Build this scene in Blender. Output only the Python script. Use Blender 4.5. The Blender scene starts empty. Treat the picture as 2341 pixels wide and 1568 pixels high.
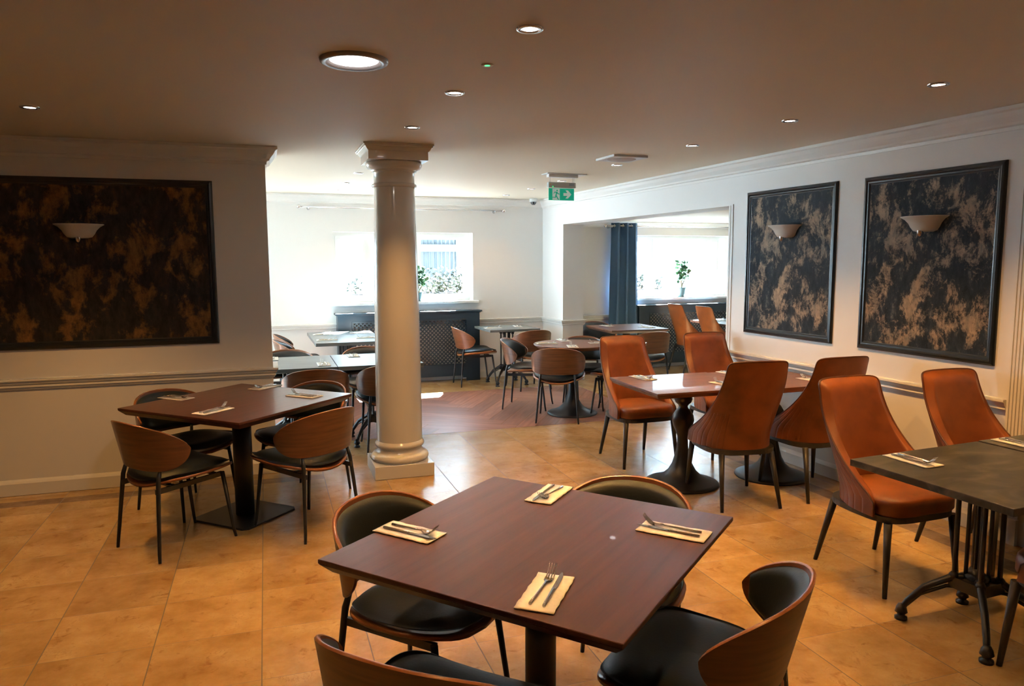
import bpy, bmesh, math, random
from mathutils import Vector, Matrix
random.seed(7)
C = bpy.context.scene.collection
R = math.radians
PI = math.pi

# ---------------------------------------------------------------- camera
CAMH = 1.62
cam_d = bpy.data.cameras.new('camera'); cam = bpy.data.objects.new('camera', cam_d); C.objects.link(cam)
yaw, pit, rol = R(18.318), R(-6.384), R(-0.226)
f = Vector((math.sin(yaw)*math.cos(pit), math.cos(yaw)*math.cos(pit), math.sin(pit)))
r0 = Vector((math.cos(yaw), -math.sin(yaw), 0)); u0 = r0.cross(f)
r1 = r0*math.cos(rol) + u0*math.sin(rol); u1 = -r0*math.sin(rol) + u0*math.cos(rol)
M = Matrix((r1, u1, -f)).transposed().to_4x4(); M.translation = Vector((0, 0, CAMH))
cam.matrix_world = M
cam_d.sensor_width = 36; cam_d.lens = 36*1694.76/2341; cam_d.clip_start = .05
bpy.context.scene.camera = cam

# ---------------------------------------------------------------- world, sun, exposure
sc = bpy.context.scene
sc.view_settings.view_transform = 'Standard'; sc.view_settings.look = 'None'
sc.view_settings.gamma = 1; sc.view_settings.exposure = 0.0
try: sc.view_settings.use_curve_mapping = False
except Exception: pass
w = bpy.data.worlds.new('world'); sc.world = w; w.use_nodes = True
wb = w.node_tree.nodes['Background']; wb.inputs[0].default_value = (.52, .78, 1, 1); wb.inputs[1].default_value = 21.0
sd = bpy.data.lights.new('sun', 'SUN'); sd.energy = 560; sd.angle = R(.6); sd.color = (.75, .89, 1)
so = bpy.data.objects.new('sun', sd); C.objects.link(so)
sun_dir = Vector((-.27, -.60, -.78))            # travels into the room from beyond the back wall
so.rotation_euler = sun_dir.to_track_quat('-Z', 'Y').to_euler()
LAMP = 124.0                                       # watts of one ceiling downlight
LAMP_COL = (1, .50, .14)

# ---------------------------------------------------------------- materials
def mat(name):
    m = bpy.data.materials.new(name); m.use_nodes = True
    nt = m.node_tree; b = nt.nodes['Principled BSDF']
    return m, nt, b
def N(nt, t, **k):
    n = nt.nodes.new(t)
    for a, v in k.items(): setattr(n, a, v)
    return n
def simple(name, col, rough=.5, metal=0, bump=0, bscale=40, coat=0, spec=None):
    m, nt, b = mat(name)
    b.inputs['Base Color'].default_value = (*col, 1); b.inputs['Roughness'].default_value = rough
    b.inputs['Metallic'].default_value = metal; b.inputs['Coat Weight'].default_value = coat
    if spec is not None: b.inputs['Specular IOR Level'].default_value = spec
    if bump:
        tc = N(nt, 'ShaderNodeTexCoord'); no = N(nt, 'ShaderNodeTexNoise'); no.inputs['Scale'].default_value = bscale
        no.inputs['Detail'].default_value = 4
        bu = N(nt, 'ShaderNodeBump'); bu.inputs['Strength'].default_value = bump; bu.inputs['Distance'].default_value = .01
        nt.links.new(tc.outputs['Object'], no.inputs['Vector']); nt.links.new(no.outputs['Fac'], bu.inputs['Height'])
        nt.links.new(bu.outputs['Normal'], b.inputs['Normal'])
    return m
def ramp(nt, stops):
    r = N(nt, 'ShaderNodeValToRGB'); e = r.color_ramp.elements
    while len(e) < len(stops): e.new(.5)
    for i, (p, c) in enumerate(stops): e[i].position = p; e[i].color = (*c, 1)
    return r
def noise_mat(name, stops, scale=(1, 1, 1), ns=5, detail=6, rough=.5, bump=0, dist=0, rr=None, coat=0, coord='Object'):
    m, nt, b = mat(name)
    tc = N(nt, 'ShaderNodeTexCoord'); mp = N(nt, 'ShaderNodeMapping'); mp.inputs['Scale'].default_value = scale
    no = N(nt, 'ShaderNodeTexNoise'); no.inputs['Scale'].default_value = ns; no.inputs['Detail'].default_value = detail
    no.inputs['Distortion'].default_value = dist
    rp = ramp(nt, stops)
    nt.links.new(tc.outputs[coord], mp.inputs[0]); nt.links.new(mp.outputs[0], no.inputs['Vector'])
    nt.links.new(no.outputs['Fac'], rp.inputs[0]); nt.links.new(rp.outputs[0], b.inputs['Base Color'])
    b.inputs['Roughness'].default_value = rough; b.inputs['Coat Weight'].default_value = coat
    if rr:
        mr = N(nt, 'ShaderNodeMapRange'); mr.inputs[3].default_value = rr[0]; mr.inputs[4].default_value = rr[1]
        nt.links.new(no.outputs['Fac'], mr.inputs[0]); nt.links.new(mr.outputs[0], b.inputs['Roughness'])
    if bump:
        bu = N(nt, 'ShaderNodeBump'); bu.inputs['Strength'].default_value = bump; bu.inputs['Distance'].default_value = .005
        nt.links.new(no.outputs['Fac'], bu.inputs['Height']); nt.links.new(bu.outputs['Normal'], b.inputs['Normal'])
    return m
def emit(name, col, s):
    m, nt, b = mat(name); b.inputs['Base Color'].default_value = (*col, 1)
    b.inputs['Emission Color'].default_value = (*col, 1); b.inputs['Emission Strength'].default_value = s
    return m

m_wall = simple('wall_paint', (.86, .84, .80), .55, bump=.08, bscale=18)
m_trim = simple('trim_paint', (.85, .83, .78), .32)
m_ceil = simple('ceiling_paint', (.92, .83, .67), .6, bump=.25, bscale=2.2)
m_column = simple('column_gloss_paint', (.82, .77, .68), .16, coat=.4)
m_black = simple('black_powder_coat', (.012, .013, .015), .42)
m_iron = simple('cast_iron', (.010, .011, .013), .38, bump=.1, bscale=60)
m_frame = simple('frame_black_paint', (.010, .014, .018), .28)
m_radcover = simple('radiator_cover_paint', (.022, .040, .058), .34)  # black lifted to blue, window haze mixed into the colour
m_radcream = simple('radiator_cream', (.62, .58, .5), .5)
m_chrome = simple('chrome', (.75, .75, .77), .12, metal=1)
m_steel = simple('cutlery_steel', (.62, .60, .57), .18, metal=1)
m_leather_black = simple('black_leatherette', (.009, .013, .015), .42, bump=.05, bscale=120, spec=.4)
m_edge = noise_mat('plywood_edge', [(0, (.20, .065, .02)), (1, (.38, .14, .045))], (3, 3, 40), 6, rough=.28, coat=.3)
m_ply = noise_mat('walnut_veneer', [(.25, (.085, .032, .014)), (.5, (.14, .052, .021)), (.8, (.20, .078, .032))], (2.2, 2.2, 26), 2.2, 6, .34, coat=.25)
m_tan = noise_mat('tan_leather', [(.3, (.145, .040, .010)), (.52, (.25, .068, .015)), (.75, (.34, .095, .021))], (1, 1, 1), 5.5, 5, .42, bump=.06, rr=(.34, .5))
m_napkin = simple('napkin_paper', (.86, .82, .75), .85, bump=.3, bscale=60)
m_curtain = simple('navy_curtain', (.045, .105, .20), .75, bump=.2, bscale=200)  # dark navy raised, glare from the window is in the colour
m_glassbowl = simple('frosted_glass', (.78, .72, .62), .35, coat=.3)
m_white_pl = simple('white_plastic', (.78, .79, .78), .4)
m_darkgrey = simple('dark_plastic', (.03, .035, .04), .15)
m_brass = simple('brass', (.5, .38, .18), .25, metal=1)
m_timber = noise_mat('pale_timber', [(.3, (.035, .020, .007)), (.7, (.045, .028, .011))], (8, 8, 1), 3)
m_ground = simple('paving', (.7, .68, .62), .8)
m_render_out = simple('white_render', (.85, .86, .86), .8)
m_planter = simple('planter_grey', (.010, .015, .022), .6)
m_pot = simple('pot_teal', (.06, .12, .13), .25)
m_soil = simple('soil', (.05, .035, .02), .9)
m_bark = simple('bark', (.16, .11, .06), .8)
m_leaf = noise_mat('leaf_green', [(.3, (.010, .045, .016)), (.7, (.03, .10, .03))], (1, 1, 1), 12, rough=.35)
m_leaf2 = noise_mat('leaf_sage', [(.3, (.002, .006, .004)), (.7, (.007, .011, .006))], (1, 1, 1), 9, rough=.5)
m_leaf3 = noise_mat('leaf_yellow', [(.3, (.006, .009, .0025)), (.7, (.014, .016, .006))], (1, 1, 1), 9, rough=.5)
m_out_curtain = noise_mat('blue_net_curtain', [(.35, (.010, .017, .022)), (.65, (.032, .037, .040))], (26, 1, .3), 1.0, 3, .8)
m_lamp = emit('lamp_led', (1, .97, 1), 26)
m_lamp_far = emit('lamp_led_dim', (1, .97, .95), 6)
m_green_led = emit('green_led', (.05, .8, .2), 3)
m_sign = emit('exit_green', (.0, .42, .25), .35)
m_sign_w = emit('exit_white', (.62, .74, .68), .25)

def glass():
    m = bpy.data.materials.new('window_glass'); m.use_nodes = True; nt = m.node_tree; nt.nodes.clear()
    o = N(nt, 'ShaderNodeOutputMaterial'); t = N(nt, 'ShaderNodeBsdfTransparent'); g = N(nt, 'ShaderNodeBsdfGlossy')
    g.inputs['Roughness'].default_value = .02
    x = N(nt, 'ShaderNodeMixShader'); fr = N(nt, 'ShaderNodeFresnel'); fr.inputs[0].default_value = 1.25
    ge = N(nt, 'ShaderNodeNewGeometry'); sb = N(nt, 'ShaderNodeMath', operation='SUBTRACT', use_clamp=True)
    nt.links.new(fr.outputs[0], sb.inputs[0]); nt.links.new(ge.outputs['Backfacing'], sb.inputs[1])
    nt.links.new(sb.outputs[0], x.inputs[0]); nt.links.new(t.outputs[0], x.inputs[1]); nt.links.new(g.outputs[0], x.inputs[2])
    nt.links.new(x.outputs[0], o.inputs[0]); return m
m_glass = glass()

def tan_ribbed():
    # tan leather with vertical stitched channels (u across the shell, v up it)
    m = m_tan.copy(); m.name = 'tan_leather_channelled'; nt = m.node_tree; b = nt.nodes['Principled BSDF']
    uv = N(nt, 'ShaderNodeUVMap'); sp = N(nt, 'ShaderNodeSeparateXYZ'); nt.links.new(uv.outputs[0], sp.inputs[0])
    def ma(op, a, c=None):
        n = N(nt, 'ShaderNodeMath', operation=op)
        for i, v in enumerate((a, c)):
            if v is None: continue
            if isinstance(v, (int, float)): n.inputs[i].default_value = v
            else: nt.links.new(v, n.inputs[i])
        return n.outputs[0]
    u = sp.outputs[0]
    tri = ma('ABSOLUTE', ma('SUBTRACT', ma('FRACT', ma('MULTIPLY', u, 22.0)), .5))       # 0.5 at seams
    seam = ma('POWER', ma('MULTIPLY', tri, 2.0), 6.0)
    side = ma('GREATER_THAN', ma('ABSOLUTE', ma('SUBTRACT', u, .5)), .17)
    low = ma('LESS_THAN', sp.outputs[1], .42)
    h = ma('MULTIPLY', ma('MULTIPLY', seam, side), low)
    bu = N(nt, 'ShaderNodeBump'); bu.inputs['Strength'].default_value = .6; bu.inputs['Distance'].default_value = .004; bu.invert = True
    nt.links.new(h, bu.inputs['Height'])
    old = b.inputs['Normal'].links[0].from_socket; nt.links.new(old, bu.inputs['Normal']); nt.links.new(bu.outputs[0], b.inputs['Normal'])
    return m
m_tanr = tan_ribbed()

def tabletop(name, stops, rough, axis=(2, 26, 26), bump=.05):
    return noise_mat(name, stops, axis, 1.4, 7, rough, bump=bump, dist=.4, coat=.15)
m_brown = tabletop('brown_stained_oak', [(.25, (.060, .021, .014)), (.5, (.088, .030, .018)), (.8, (.118, .042, .025))], .33, (1.2, 20, 20), .15)
m_brown2 = tabletop('mid_brown_oak', [(.25, (.09, .034, .019)), (.5, (.15, .058, .031)), (.8, (.21, .088, .049))], .48, (1.2, 20, 20), .15)
m_slate = noise_mat('slate_laminate', [(.40, (.020, .020, .019)), (.50, (.050, .048, .043)), (.68, (.125, .113, .095))], (1.2, 2.2, 3), 3.6, 10, .42, dist=.9, rr=(.34, .5))
m_slate_l = noise_mat('grey_laminate', [(.30, (.10, .115, .11)), (.7, (.18, .20, .195))], (1, 8, 8), 2.5, 7, .34)

def art(name, dark, c1, c2, lo=.505, hi=.585, ns=5.0, ro=.68):
    m, nt, b = mat(name); tc = N(nt, 'ShaderNodeTexCoord'); mp = N(nt, 'ShaderNodeMapping')
    mp.inputs['Scale'].default_value = (1.0, 1.0, .72)
    nt.links.new(tc.outputs['Object'], mp.inputs[0])
    n1 = N(nt, 'ShaderNodeTexNoise'); n1.inputs['Scale'].default_value = ns; n1.inputs['Detail'].default_value = 12; n1.inputs['Roughness'].default_value = ro; n1.inputs['Distortion'].default_value = .25
    n2 = N(nt, 'ShaderNodeTexNoise'); n2.inputs['Scale'].default_value = 9; n2.inputs['Detail'].default_value = 9; n2.inputs['Roughness'].default_value = .75
    mp2 = N(nt, 'ShaderNodeMapping'); mp2.inputs['Scale'].default_value = (2.2, 2.2, 1.0); mp2.inputs['Location'].default_value = (3, 5, 1)
    nt.links.new(tc.outputs['Object'], mp2.inputs[0]); nt.links.new(mp.outputs[0], n1.inputs['Vector']); nt.links.new(mp2.outputs[0], n2.inputs['Vector'])
    r1 = ramp(nt, [(0, (0, 0, 0)), (lo, (0, 0, 0)), (hi, (1, 1, 1)), (1, (1, 1, 1))]); nt.links.new(n1.outputs[0], r1.inputs[0])
    r2 = ramp(nt, [(.36, dark), (.56, tuple(d*2.2+.003 for d in dark)), (.70, c2)]); nt.links.new(n2.outputs[0], r2.inputs[0])
    r3 = ramp(nt, [(.35, c2), (.65, c1)]); nt.links.new(n2.outputs[0], r3.inputs[0])
    mx = N(nt, 'ShaderNodeMix', data_type='RGBA')
    nt.links.new(r1.outputs[0], mx.inputs[0]); nt.links.new(r2.outputs[0], mx.inputs[6]); nt.links.new(r3.outputs[0], mx.inputs[7])
    nt.links.new(mx.outputs[2], b.inputs['Base Color']); b.inputs['Roughness'].default_value = .8; b.inputs['Specular IOR Level'].default_value = .25
    return m
m_art_gold = art('wallpaper_gold_on_black', (.010, .010, .010), (.24, .130, .045), (.060, .034, .014))
m_art_grey = art('wallpaper_beige_on_black', (.008, .012, .016), (.42, .30, .20), (.13, .125, .11), .50, .575, 6.5, .78)

def floor_mat():
    m, nt, b = mat('limestone_tiles')
    tc = N(nt, 'ShaderNodeTexCoord'); sp = N(nt, 'ShaderNodeSeparateXYZ'); nt.links.new(tc.outputs['Object'], sp.inputs[0])
    def ma(op, a, c=None, d=None):
        n = N(nt, 'ShaderNodeMath', operation=op)
        for i, v in enumerate((a, c, d)):
            if v is None: continue
            if isinstance(v, (int, float)): n.inputs[i].default_value = v
            else: nt.links.new(v, n.inputs[i])
        return n.outputs[0]
    X, Y = sp.outputs[0], sp.outputs[1]
    tx = ma('DIVIDE', ma('SUBTRACT', X, -.0735), .4345); ty = ma('DIVIDE', ma('SUBTRACT', Y, 2.893), .4145)
    fx = ma('FRACT', tx); fy = ma('FRACT', ty); ix = ma('FLOOR', tx); iy = ma('FLOOR', ty)
    dx = ma('MINIMUM', fx, ma('SUBTRACT', 1.0, fx)); dy = ma('MINIMUM', fy, ma('SUBTRACT', 1.0, fy))
    jx = ma('LESS_THAN', dx, .0055); jy = ma('LESS_THAN', dy, .0035)
    joint = ma('MAXIMUM', jx, ma('MULTIPLY', jy, .75))
    cb = N(nt, 'ShaderNodeCombineXYZ'); nt.links.new(ix, cb.inputs[0]); nt.links.new(iy, cb.inputs[1])
    wn = N(nt, 'ShaderNodeTexWhiteNoise'); nt.links.new(cb.outputs[0], wn.inputs[0])
    # stone clouds shift tile by tile
    ad = N(nt, 'ShaderNodeVectorMath', operation='MULTIPLY_ADD'); nt.links.new(wn.outputs['Color'], ad.inputs[0]); ad.inputs[1].default_value = (9, 9, 9); nt.links.new(tc.outputs['Object'], ad.inputs[2])
    n1 = N(nt, 'ShaderNodeTexNoise'); n1.inputs['Scale'].default_value = 4; n1.inputs['Detail'].default_value = 8; n1.inputs['Roughness'].default_value = .65; nt.links.new(ad.outputs[0], n1.inputs['Vector'])
    n2 = N(nt, 'ShaderNodeTexNoise'); n2.inputs['Scale'].default_value = 11; n2.inputs['Detail'].default_value = 9; n2.inputs['Roughness'].default_value = .62; n2.inputs['Distortion'].default_value = .7; nt.links.new(ad.outputs[0], n2.inputs['Vector'])
    base = ramp(nt, [(.30, (.34, .195, .068)), (.5, (.45, .28, .112)), (.70, (.55, .38, .18))]); nt.links.new(n1.outputs[0], base.inputs[0])
    spots = ramp(nt, [(0, (0, 0, 0)), (.585, (0, 0, 0)), (.70, (1, 1, 1)), (1, (1, 1, 1))]); nt.links.new(n2.outputs[0], spots.inputs[0])
    vein = ramp(nt, [(.485, (0, 0, 0)), (.5, (1, 1, 1)), (.515, (0, 0, 0))]); nt.links.new(n2.outputs[0], vein.inputs[0])
    vm = ma('MULTIPLY', vein.outputs[0], ma('GREATER_THAN', n1.outputs[0], .56))
    mk = ma('MULTIPLY', ma('MAXIMUM', spots.outputs[0], ma('MULTIPLY', vm, .6)), .62)
    mx = N(nt, 'ShaderNodeMix', data_type='RGBA'); nt.links.new(mk, mx.inputs[0]); nt.links.new(base.outputs[0], mx.inputs[6]); mx.inputs[7].default_value = (.24, .105, .035, 1)
    # tone per tile
    br = ma('ADD', .88, ma('MULTIPLY', wn.outputs[0], .20))
    ml = N(nt, 'ShaderNodeVectorMath', operation='SCALE'); nt.links.new(mx.outputs[2], ml.inputs[0]); nt.links.new(br, ml.inputs['Scale'])
    # dark border strips of brown marble beside the walls
    sl = ma('MULTIPLY', ma('MULTIPLY', ma('GREATER_THAN', Y, 5.575), ma('LESS_THAN', Y, 5.70)), ma('LESS_THAN', X, .36))
    d = ma('SUBTRACT', ma('ADD', ma('MULTIPLY', X, .9992), ma('MULTIPLY', Y, .0397)), 3.931*.9992+4.418*.0397)
    sr = ma('MULTIPLY', ma('MULTIPLY', ma('GREATER_THAN', d, -.37), ma('LESS_THAN', d, -.24)), ma('LESS_THAN', Y, 5.6))
    st = ma('MAXIMUM', sl, sr)
    mx2 = N(nt, 'ShaderNodeMix', data_type='RGBA'); nt.links.new(ma('MULTIPLY', st, .8), mx2.inputs[0]); nt.links.new(ml.outputs[0], mx2.inputs[6])
    n3 = ramp(nt, [(.4, (.13, .085, .05)), (.6, (.24, .16, .10))]); nt.links.new(n1.outputs[0], n3.inputs[0]); nt.links.new(n3.outputs[0], mx2.inputs[7])
    mx3 = N(nt, 'ShaderNodeMix', data_type='RGBA'); nt.links.new(ma('MULTIPLY', joint, .85), mx3.inputs[0]); nt.links.new(mx2.outputs[2], mx3.inputs[6]); mx3.inputs[7].default_value = (.10, .07, .04, 1)
    nt.links.new(mx3.outputs[2], b.inputs['Base Color'])
    b.inputs['Specular IOR Level'].default_value = .5
    rg = ma('ADD', ma('ADD', .17, ma('MULTIPLY', n1.outputs[0], .14)), ma('MULTIPLY', joint, .4)); nt.links.new(rg, b.inputs['Roughness'])
    bu = N(nt, 'ShaderNodeBump'); bu.inputs['Strength'].default_value = .5; bu.inputs['Distance'].default_value = .002; bu.invert = True
    nt.links.new(joint, bu.inputs['Height']); nt.links.new(bu.outputs[0], b.inputs['Normal'])
    return m
m_floor = floor_mat()

def herring_mat():
    m, nt, b = mat('walnut_plank_floor')
    uv = N(nt, 'ShaderNodeUVMap'); mp = N(nt, 'ShaderNodeMapping'); mp.inputs['Scale'].default_value = (1.2, 14, 1)
    no = N(nt, 'ShaderNodeTexNoise'); no.inputs['Scale'].default_value = 2.2; no.inputs['Detail'].default_value = 6
    nt.links.new(uv.outputs[0], mp.inputs[0]); nt.links.new(mp.outputs[0], no.inputs['Vector'])
    rp = ramp(nt, [(.3, (.20, .085, .055)), (.7, (.36, .17, .115))]); nt.links.new(no.outputs[0], rp.inputs[0])
    at = N(nt, 'ShaderNodeAttribute', attribute_name='tone')
    mr = N(nt, 'ShaderNodeMapRange'); mr.inputs[3].default_value = .72; mr.inputs[4].default_value = 1.3
    nt.links.new(at.outputs['Fac'], mr.inputs[0])
    sc_ = N(nt, 'ShaderNodeVectorMath', operation='SCALE'); nt.links.new(rp.outputs[0], sc_.inputs[0]); nt.links.new(mr.outputs[0], sc_.inputs['Scale'])
    nt.links.new(sc_.outputs[0], b.inputs['Base Color']); b.inputs['Roughness'].default_value = .30
    return m
m_herring = herring_mat()

# ---------------------------------------------------------------- mesh helpers
class MB:
    def __init__(s): s.v = []; s.f = []; s.s = []
    def add(s, vs, fs, smooth=False):
        o = len(s.v); s.v += [tuple(v) for v in vs]
        for q in fs: s.f.append([i+o for i in q]); s.s.append(smooth)
        return s
    def box(s, c, d, rz=0, rm=None):
        x, y, z = d[0]/2, d[1]/2, d[2]/2
        vs = [Vector((a*x, b*y, e*z)) for e in (-1, 1) for b in (-1, 1) for a in (-1, 1)]
        m = rm or Matrix.Rotation(rz, 3, 'Z')
        return s.add([m @ v + Vector(c) for v in vs], [(0, 2, 3, 1), (4, 5, 7, 6), (0, 1, 5, 4), (2, 6, 7, 3), (0, 4, 6, 2), (1, 3, 7, 5)])
    def tube(s, pts, rad, n=10, caps=True, smooth=True):
        pts = [Vector(p) for p in pts]; rad = rad if isinstance(rad, (list, tuple)) else [rad]*len(pts)
        rings = []; up = None
        for i, p in enumerate(pts):
            t = ((pts[min(i+1, len(pts)-1)]-p).normalized() + (p-pts[max(i-1, 0)]).normalized()).normalized()
            if up is None: up = Vector((0, 0, 1)) if abs(t.z) < .9 else Vector((1, 0, 0))
            a = t.cross(up).normalized(); b = a.cross(t).normalized(); up = b
            rings.append([p + a*math.cos(2*PI*k/n)*rad[i] + b*math.sin(2*PI*k/n)*rad[i] for k in range(n)])
        vs = [v for r in rings for v in r]; fs = []
        for i in range(len(rings)-1):
            for k in range(n): fs.append((i*n+k, i*n+(k+1) % n, (i+1)*n+(k+1) % n, (i+1)*n+k))
        s.add(vs, fs, smooth)
        if caps:
            s.add(rings[0], [list(range(n))]); s.add(rings[-1], [list(range(n-1, -1, -1))])
        return s
    def lathe(s, prof, n=32, c=(0, 0, 0), a0=0, a1=2*PI, smooth=True):
        full = abs(a1-a0-2*PI) < 1e-6; m = n if full else n+1; vs = []
        for r, z in prof:
            for k in range(m):
                a = a0+(a1-a0)*k/n; vs.append((c[0]+r*math.cos(a), c[1]+r*math.sin(a), c[2]+z))
        fs = []
        for i in range(len(prof)-1):
            for k in range(n):
                k2 = (k+1) % m; fs.append((i*m+k, i*m+k2, (i+1)*m+k2, (i+1)*m+k))
        return s.add(vs, fs, smooth)
    def prism(s, poly, z0, z1, poly2=None):
        n = len(poly); p2 = poly2 or poly
        vs = [(x, y, z0) for x, y in poly] + [(x, y, z1) for x, y in p2]
        return s.add(vs, [list(range(n-1, -1, -1)), list(range(n, 2*n))] + [(i, (i+1) % n, n+(i+1) % n, n+i) for i in range(n)])
    def grid(s, P, smooth=True, closed_u=False):
        nu, nv = len(P), len(P[0]); vs = [v for r in P for v in r]; fs = []
        for i in range(nu if closed_u else nu-1):
            for j in range(nv-1):
                i2 = (i+1) % nu; fs.append((i*nv+j, i2*nv+j, i2*nv+j+1, i*nv+j+1))
        return s.add(vs, fs, smooth)
    def xf(s, fn): s.v = [tuple(fn(Vector(v))) for v in s.v]; return s
    def mesh(s, name):
        me = bpy.data.meshes.new(name); me.from_pydata(s.v, [], s.f)
        me.polygons.foreach_set('use_smooth', s.s); me.update(); return me
    def build(s, name, m, parent=None, weld=True, bevel=0, sub=0, fixn=True):
        me = s.mesh(name)
        if weld or fixn:
            bm = bmesh.new(); bm.from_mesh(me)
            if weld: bmesh.ops.remove_doubles(bm, verts=bm.verts, dist=1e-5)
            if fixn: bmesh.ops.recalc_face_normals(bm, faces=bm.faces)
            bm.to_mesh(me); bm.free()
        me.materials.append(m)
        o = bpy.data.objects.new(name, me); C.objects.link(o)
        if parent is not None: o.parent = parent
        if bevel:
            b = o.modifiers.new('bevel', 'BEVEL'); b.width = bevel; b.segments = 2; b.limit_method = 'ANGLE'; b.angle_limit = R(40)
        if sub:
            b = o.modifiers.new('sub', 'SUBSURF'); b.levels = sub; b.render_levels = sub
        return o
def tag(o, label, cat, group=None, kind=None):
    o['label'] = label; o['category'] = cat
    if group: o['group'] = group
    if kind: o['kind'] = kind
    return o
def struct(o, label=None):
    o['kind'] = 'structure'
    if label: o['label'] = label
    return o
def thing(name, loc=(0, 0, 0), rz=0):
    o = bpy.data.objects.new(name, None); C.objects.link(o); o.empty_display_size = .1
    o.location = loc; o.rotation_euler = (0, 0, rz); return o
def dup(root, loc, rz):
    r = root.copy(); C.objects.link(r); r.location = loc; r.rotation_euler = (0, 0, rz)
    for k in ('label', 'category', 'group'):
        if k in r: del r[k]
    for ch in list(root.children):
        c = ch.copy(); C.objects.link(c); c.parent = r
        for g in list(ch.children):
            d = g.copy(); C.objects.link(d); d.parent = c
    return r
def sweep(path, prof, closed=False):
    """profile (d out of the wall, z) swept along a floor polyline; the room is on the right of the direction of travel"""
    mb = MB(); n = len(path); pts = [Vector((x, y)) for x, y in path]; offs = []
    for i in range(n):
        ns = []
        if i > 0 or closed: t = (pts[i]-pts[i-1]).normalized(); ns.append(Vector((t.y, -t.x)))
        if i < n-1 or closed: t = (pts[(i+1) % n]-pts[i]).normalized(); ns.append(Vector((t.y, -t.x)))
        if len(ns) == 1: offs.append(ns[0])
        else:
            b = (ns[0]+ns[1]).normalized(); offs.append(b/max(.3, b.dot(ns[0])))
    P = [[(pts[i].x+offs[i].x*d, pts[i].y+offs[i].y*d, z) for d, z in prof] for i in range(n)]
    mb.grid(P, smooth=False, closed_u=closed)
    if not closed:
        k = len(prof); mb.add(P[0], [list(range(k))]); mb.add(P[-1], [list(range(k-1, -1, -1))])
    return mb

# ---------------------------------------------------------------- frames of the walls
H = 2.45
P0 = Vector((3.931, 4.418, 0)); E1 = Vector((-.0397, .9992, 0)); N1 = Vector((.9992, .0397, 0))
def RW(a, d, z): return P0 + E1*a + N1*d + Vector((0, 0, z))       # a along the right wall, d out of the room
Q0 = RW(5.42, 0, 0); E2 = Vector((.9992, .0397, 0)); N2 = Vector((-.0397, .9992, 0))
def BW(b, d, z): return Q0 + E2*b + N2*d + Vector((0, 0, z))       # b along the back wall from the corner, d outwards
def bX(X): return (X-Q0.x)/.9992
def rbox(mb, a0, a1, d0, d1, z0, z1, W):
    vs = [W(a, d, z) for z in (z0, z1) for d in (d0, d1) for a in (a0, a1)]
    return mb.add(vs, [(0, 2, 3, 1), (4, 5, 7, 6), (0, 1, 5, 4), (2, 6, 7, 3), (0, 4, 6, 2), (1, 3, 7, 5)])
ANG = R(2.276)

# ---------------------------------------------------------------- floor and ceiling
fl = MB().add([(-5.2, -3, 0), (9.2, -3, 0), (9.2, 10.3, 0), (-5.2, 10.3, 0)], [(0, 1, 2, 3)]).build('floor', m_floor)
struct(fl, 'cream limestone tiled floor')
def herringbone():
    L, W = 1.05, .175; x0, x1, y0, y1 = -2.6, 3.78, 6.70, 8.82
    bm = bmesh.new(); tl = bm.faces.layers.float.new('tone'); uvl = bm.loops.layers.uv.new('UVMap')
    a = R(45+12); ca, sa = math.cos(a), math.sin(a); n = int(L/W)
    def plank(px, py, horiz):
        w, h = (L, W) if horiz else (W, L); g = .0015
        co = [(px+g, py+g), (px+w-g, py+g), (px+w-g, py+h-g), (px+g, py+h-g)]
        vs = [bm.verts.new((x*ca-y*sa+.6, x*sa+y*ca+7.7, .0015)) for x, y in co]
        fc = bm.faces.new(vs); fc[tl] = random.random(); o = random.random()*9
        for lp, (x, y) in zip(fc.loops, co):
            lp[uvl].uv = (x-px+o, y-py+o) if horiz else (y-py+o, x-px+o)
    for i in range(-60, 60):
        for j in range(-6, 7):
            bx, by = i*W + j*L, i*W - j*L
            if abs(bx) > 7 or abs(by) > 7: continue
            plank(bx, by, True); plank(bx-W, by, False) if False else plank(bx+L, by-L+W, False)
    for co, no in (((x0, 0, 0), (-1, 0, 0)), ((x1, 0, 0), (1, 0, 0)), ((0, y0, 0), (0, -1, 0)), ((0, y1, 0), (0, 1, 0))):
        bmesh.ops.bisect_plane(bm, geom=bm.verts[:]+bm.edges[:]+bm.faces[:], plane_co=co, plane_no=no, clear_outer=True)
    me = bpy.data.meshes.new('floor'); bm.to_mesh(me); bm.free(); me.materials.append(m_herring)
    o = bpy.data.objects.new('floor', me); C.objects.link(o); struct(o, 'brown herringbone wooden floor inlay between the tiles')
herringbone()
struct(MB().add([(-5.2, -3, H), (9.2, -3, H), (9.2, 10.3, H), (-5.2, 10.3, H), (-5.2, -3, H+.1), (9.2, -3, H+.1), (9.2, 10.3, H+.1), (-5.2, 10.3, H+.1)],
     [(0, 3, 2, 1), (4, 5, 6, 7), (0, 1, 5, 4), (1, 2, 6, 5), (2, 3, 7, 6), (3, 0, 4, 7)]).build('ceiling', m_ceil, weld=False), 'smooth painted ceiling')
H2 = 2.17
mb = MB(); rbox(mb, 1.0, 5.42, .301, 5.0, H2, H2+.05, RW); struct(mb.build('ceiling', m_ceil), 'lower ceiling of the side room')

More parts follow.
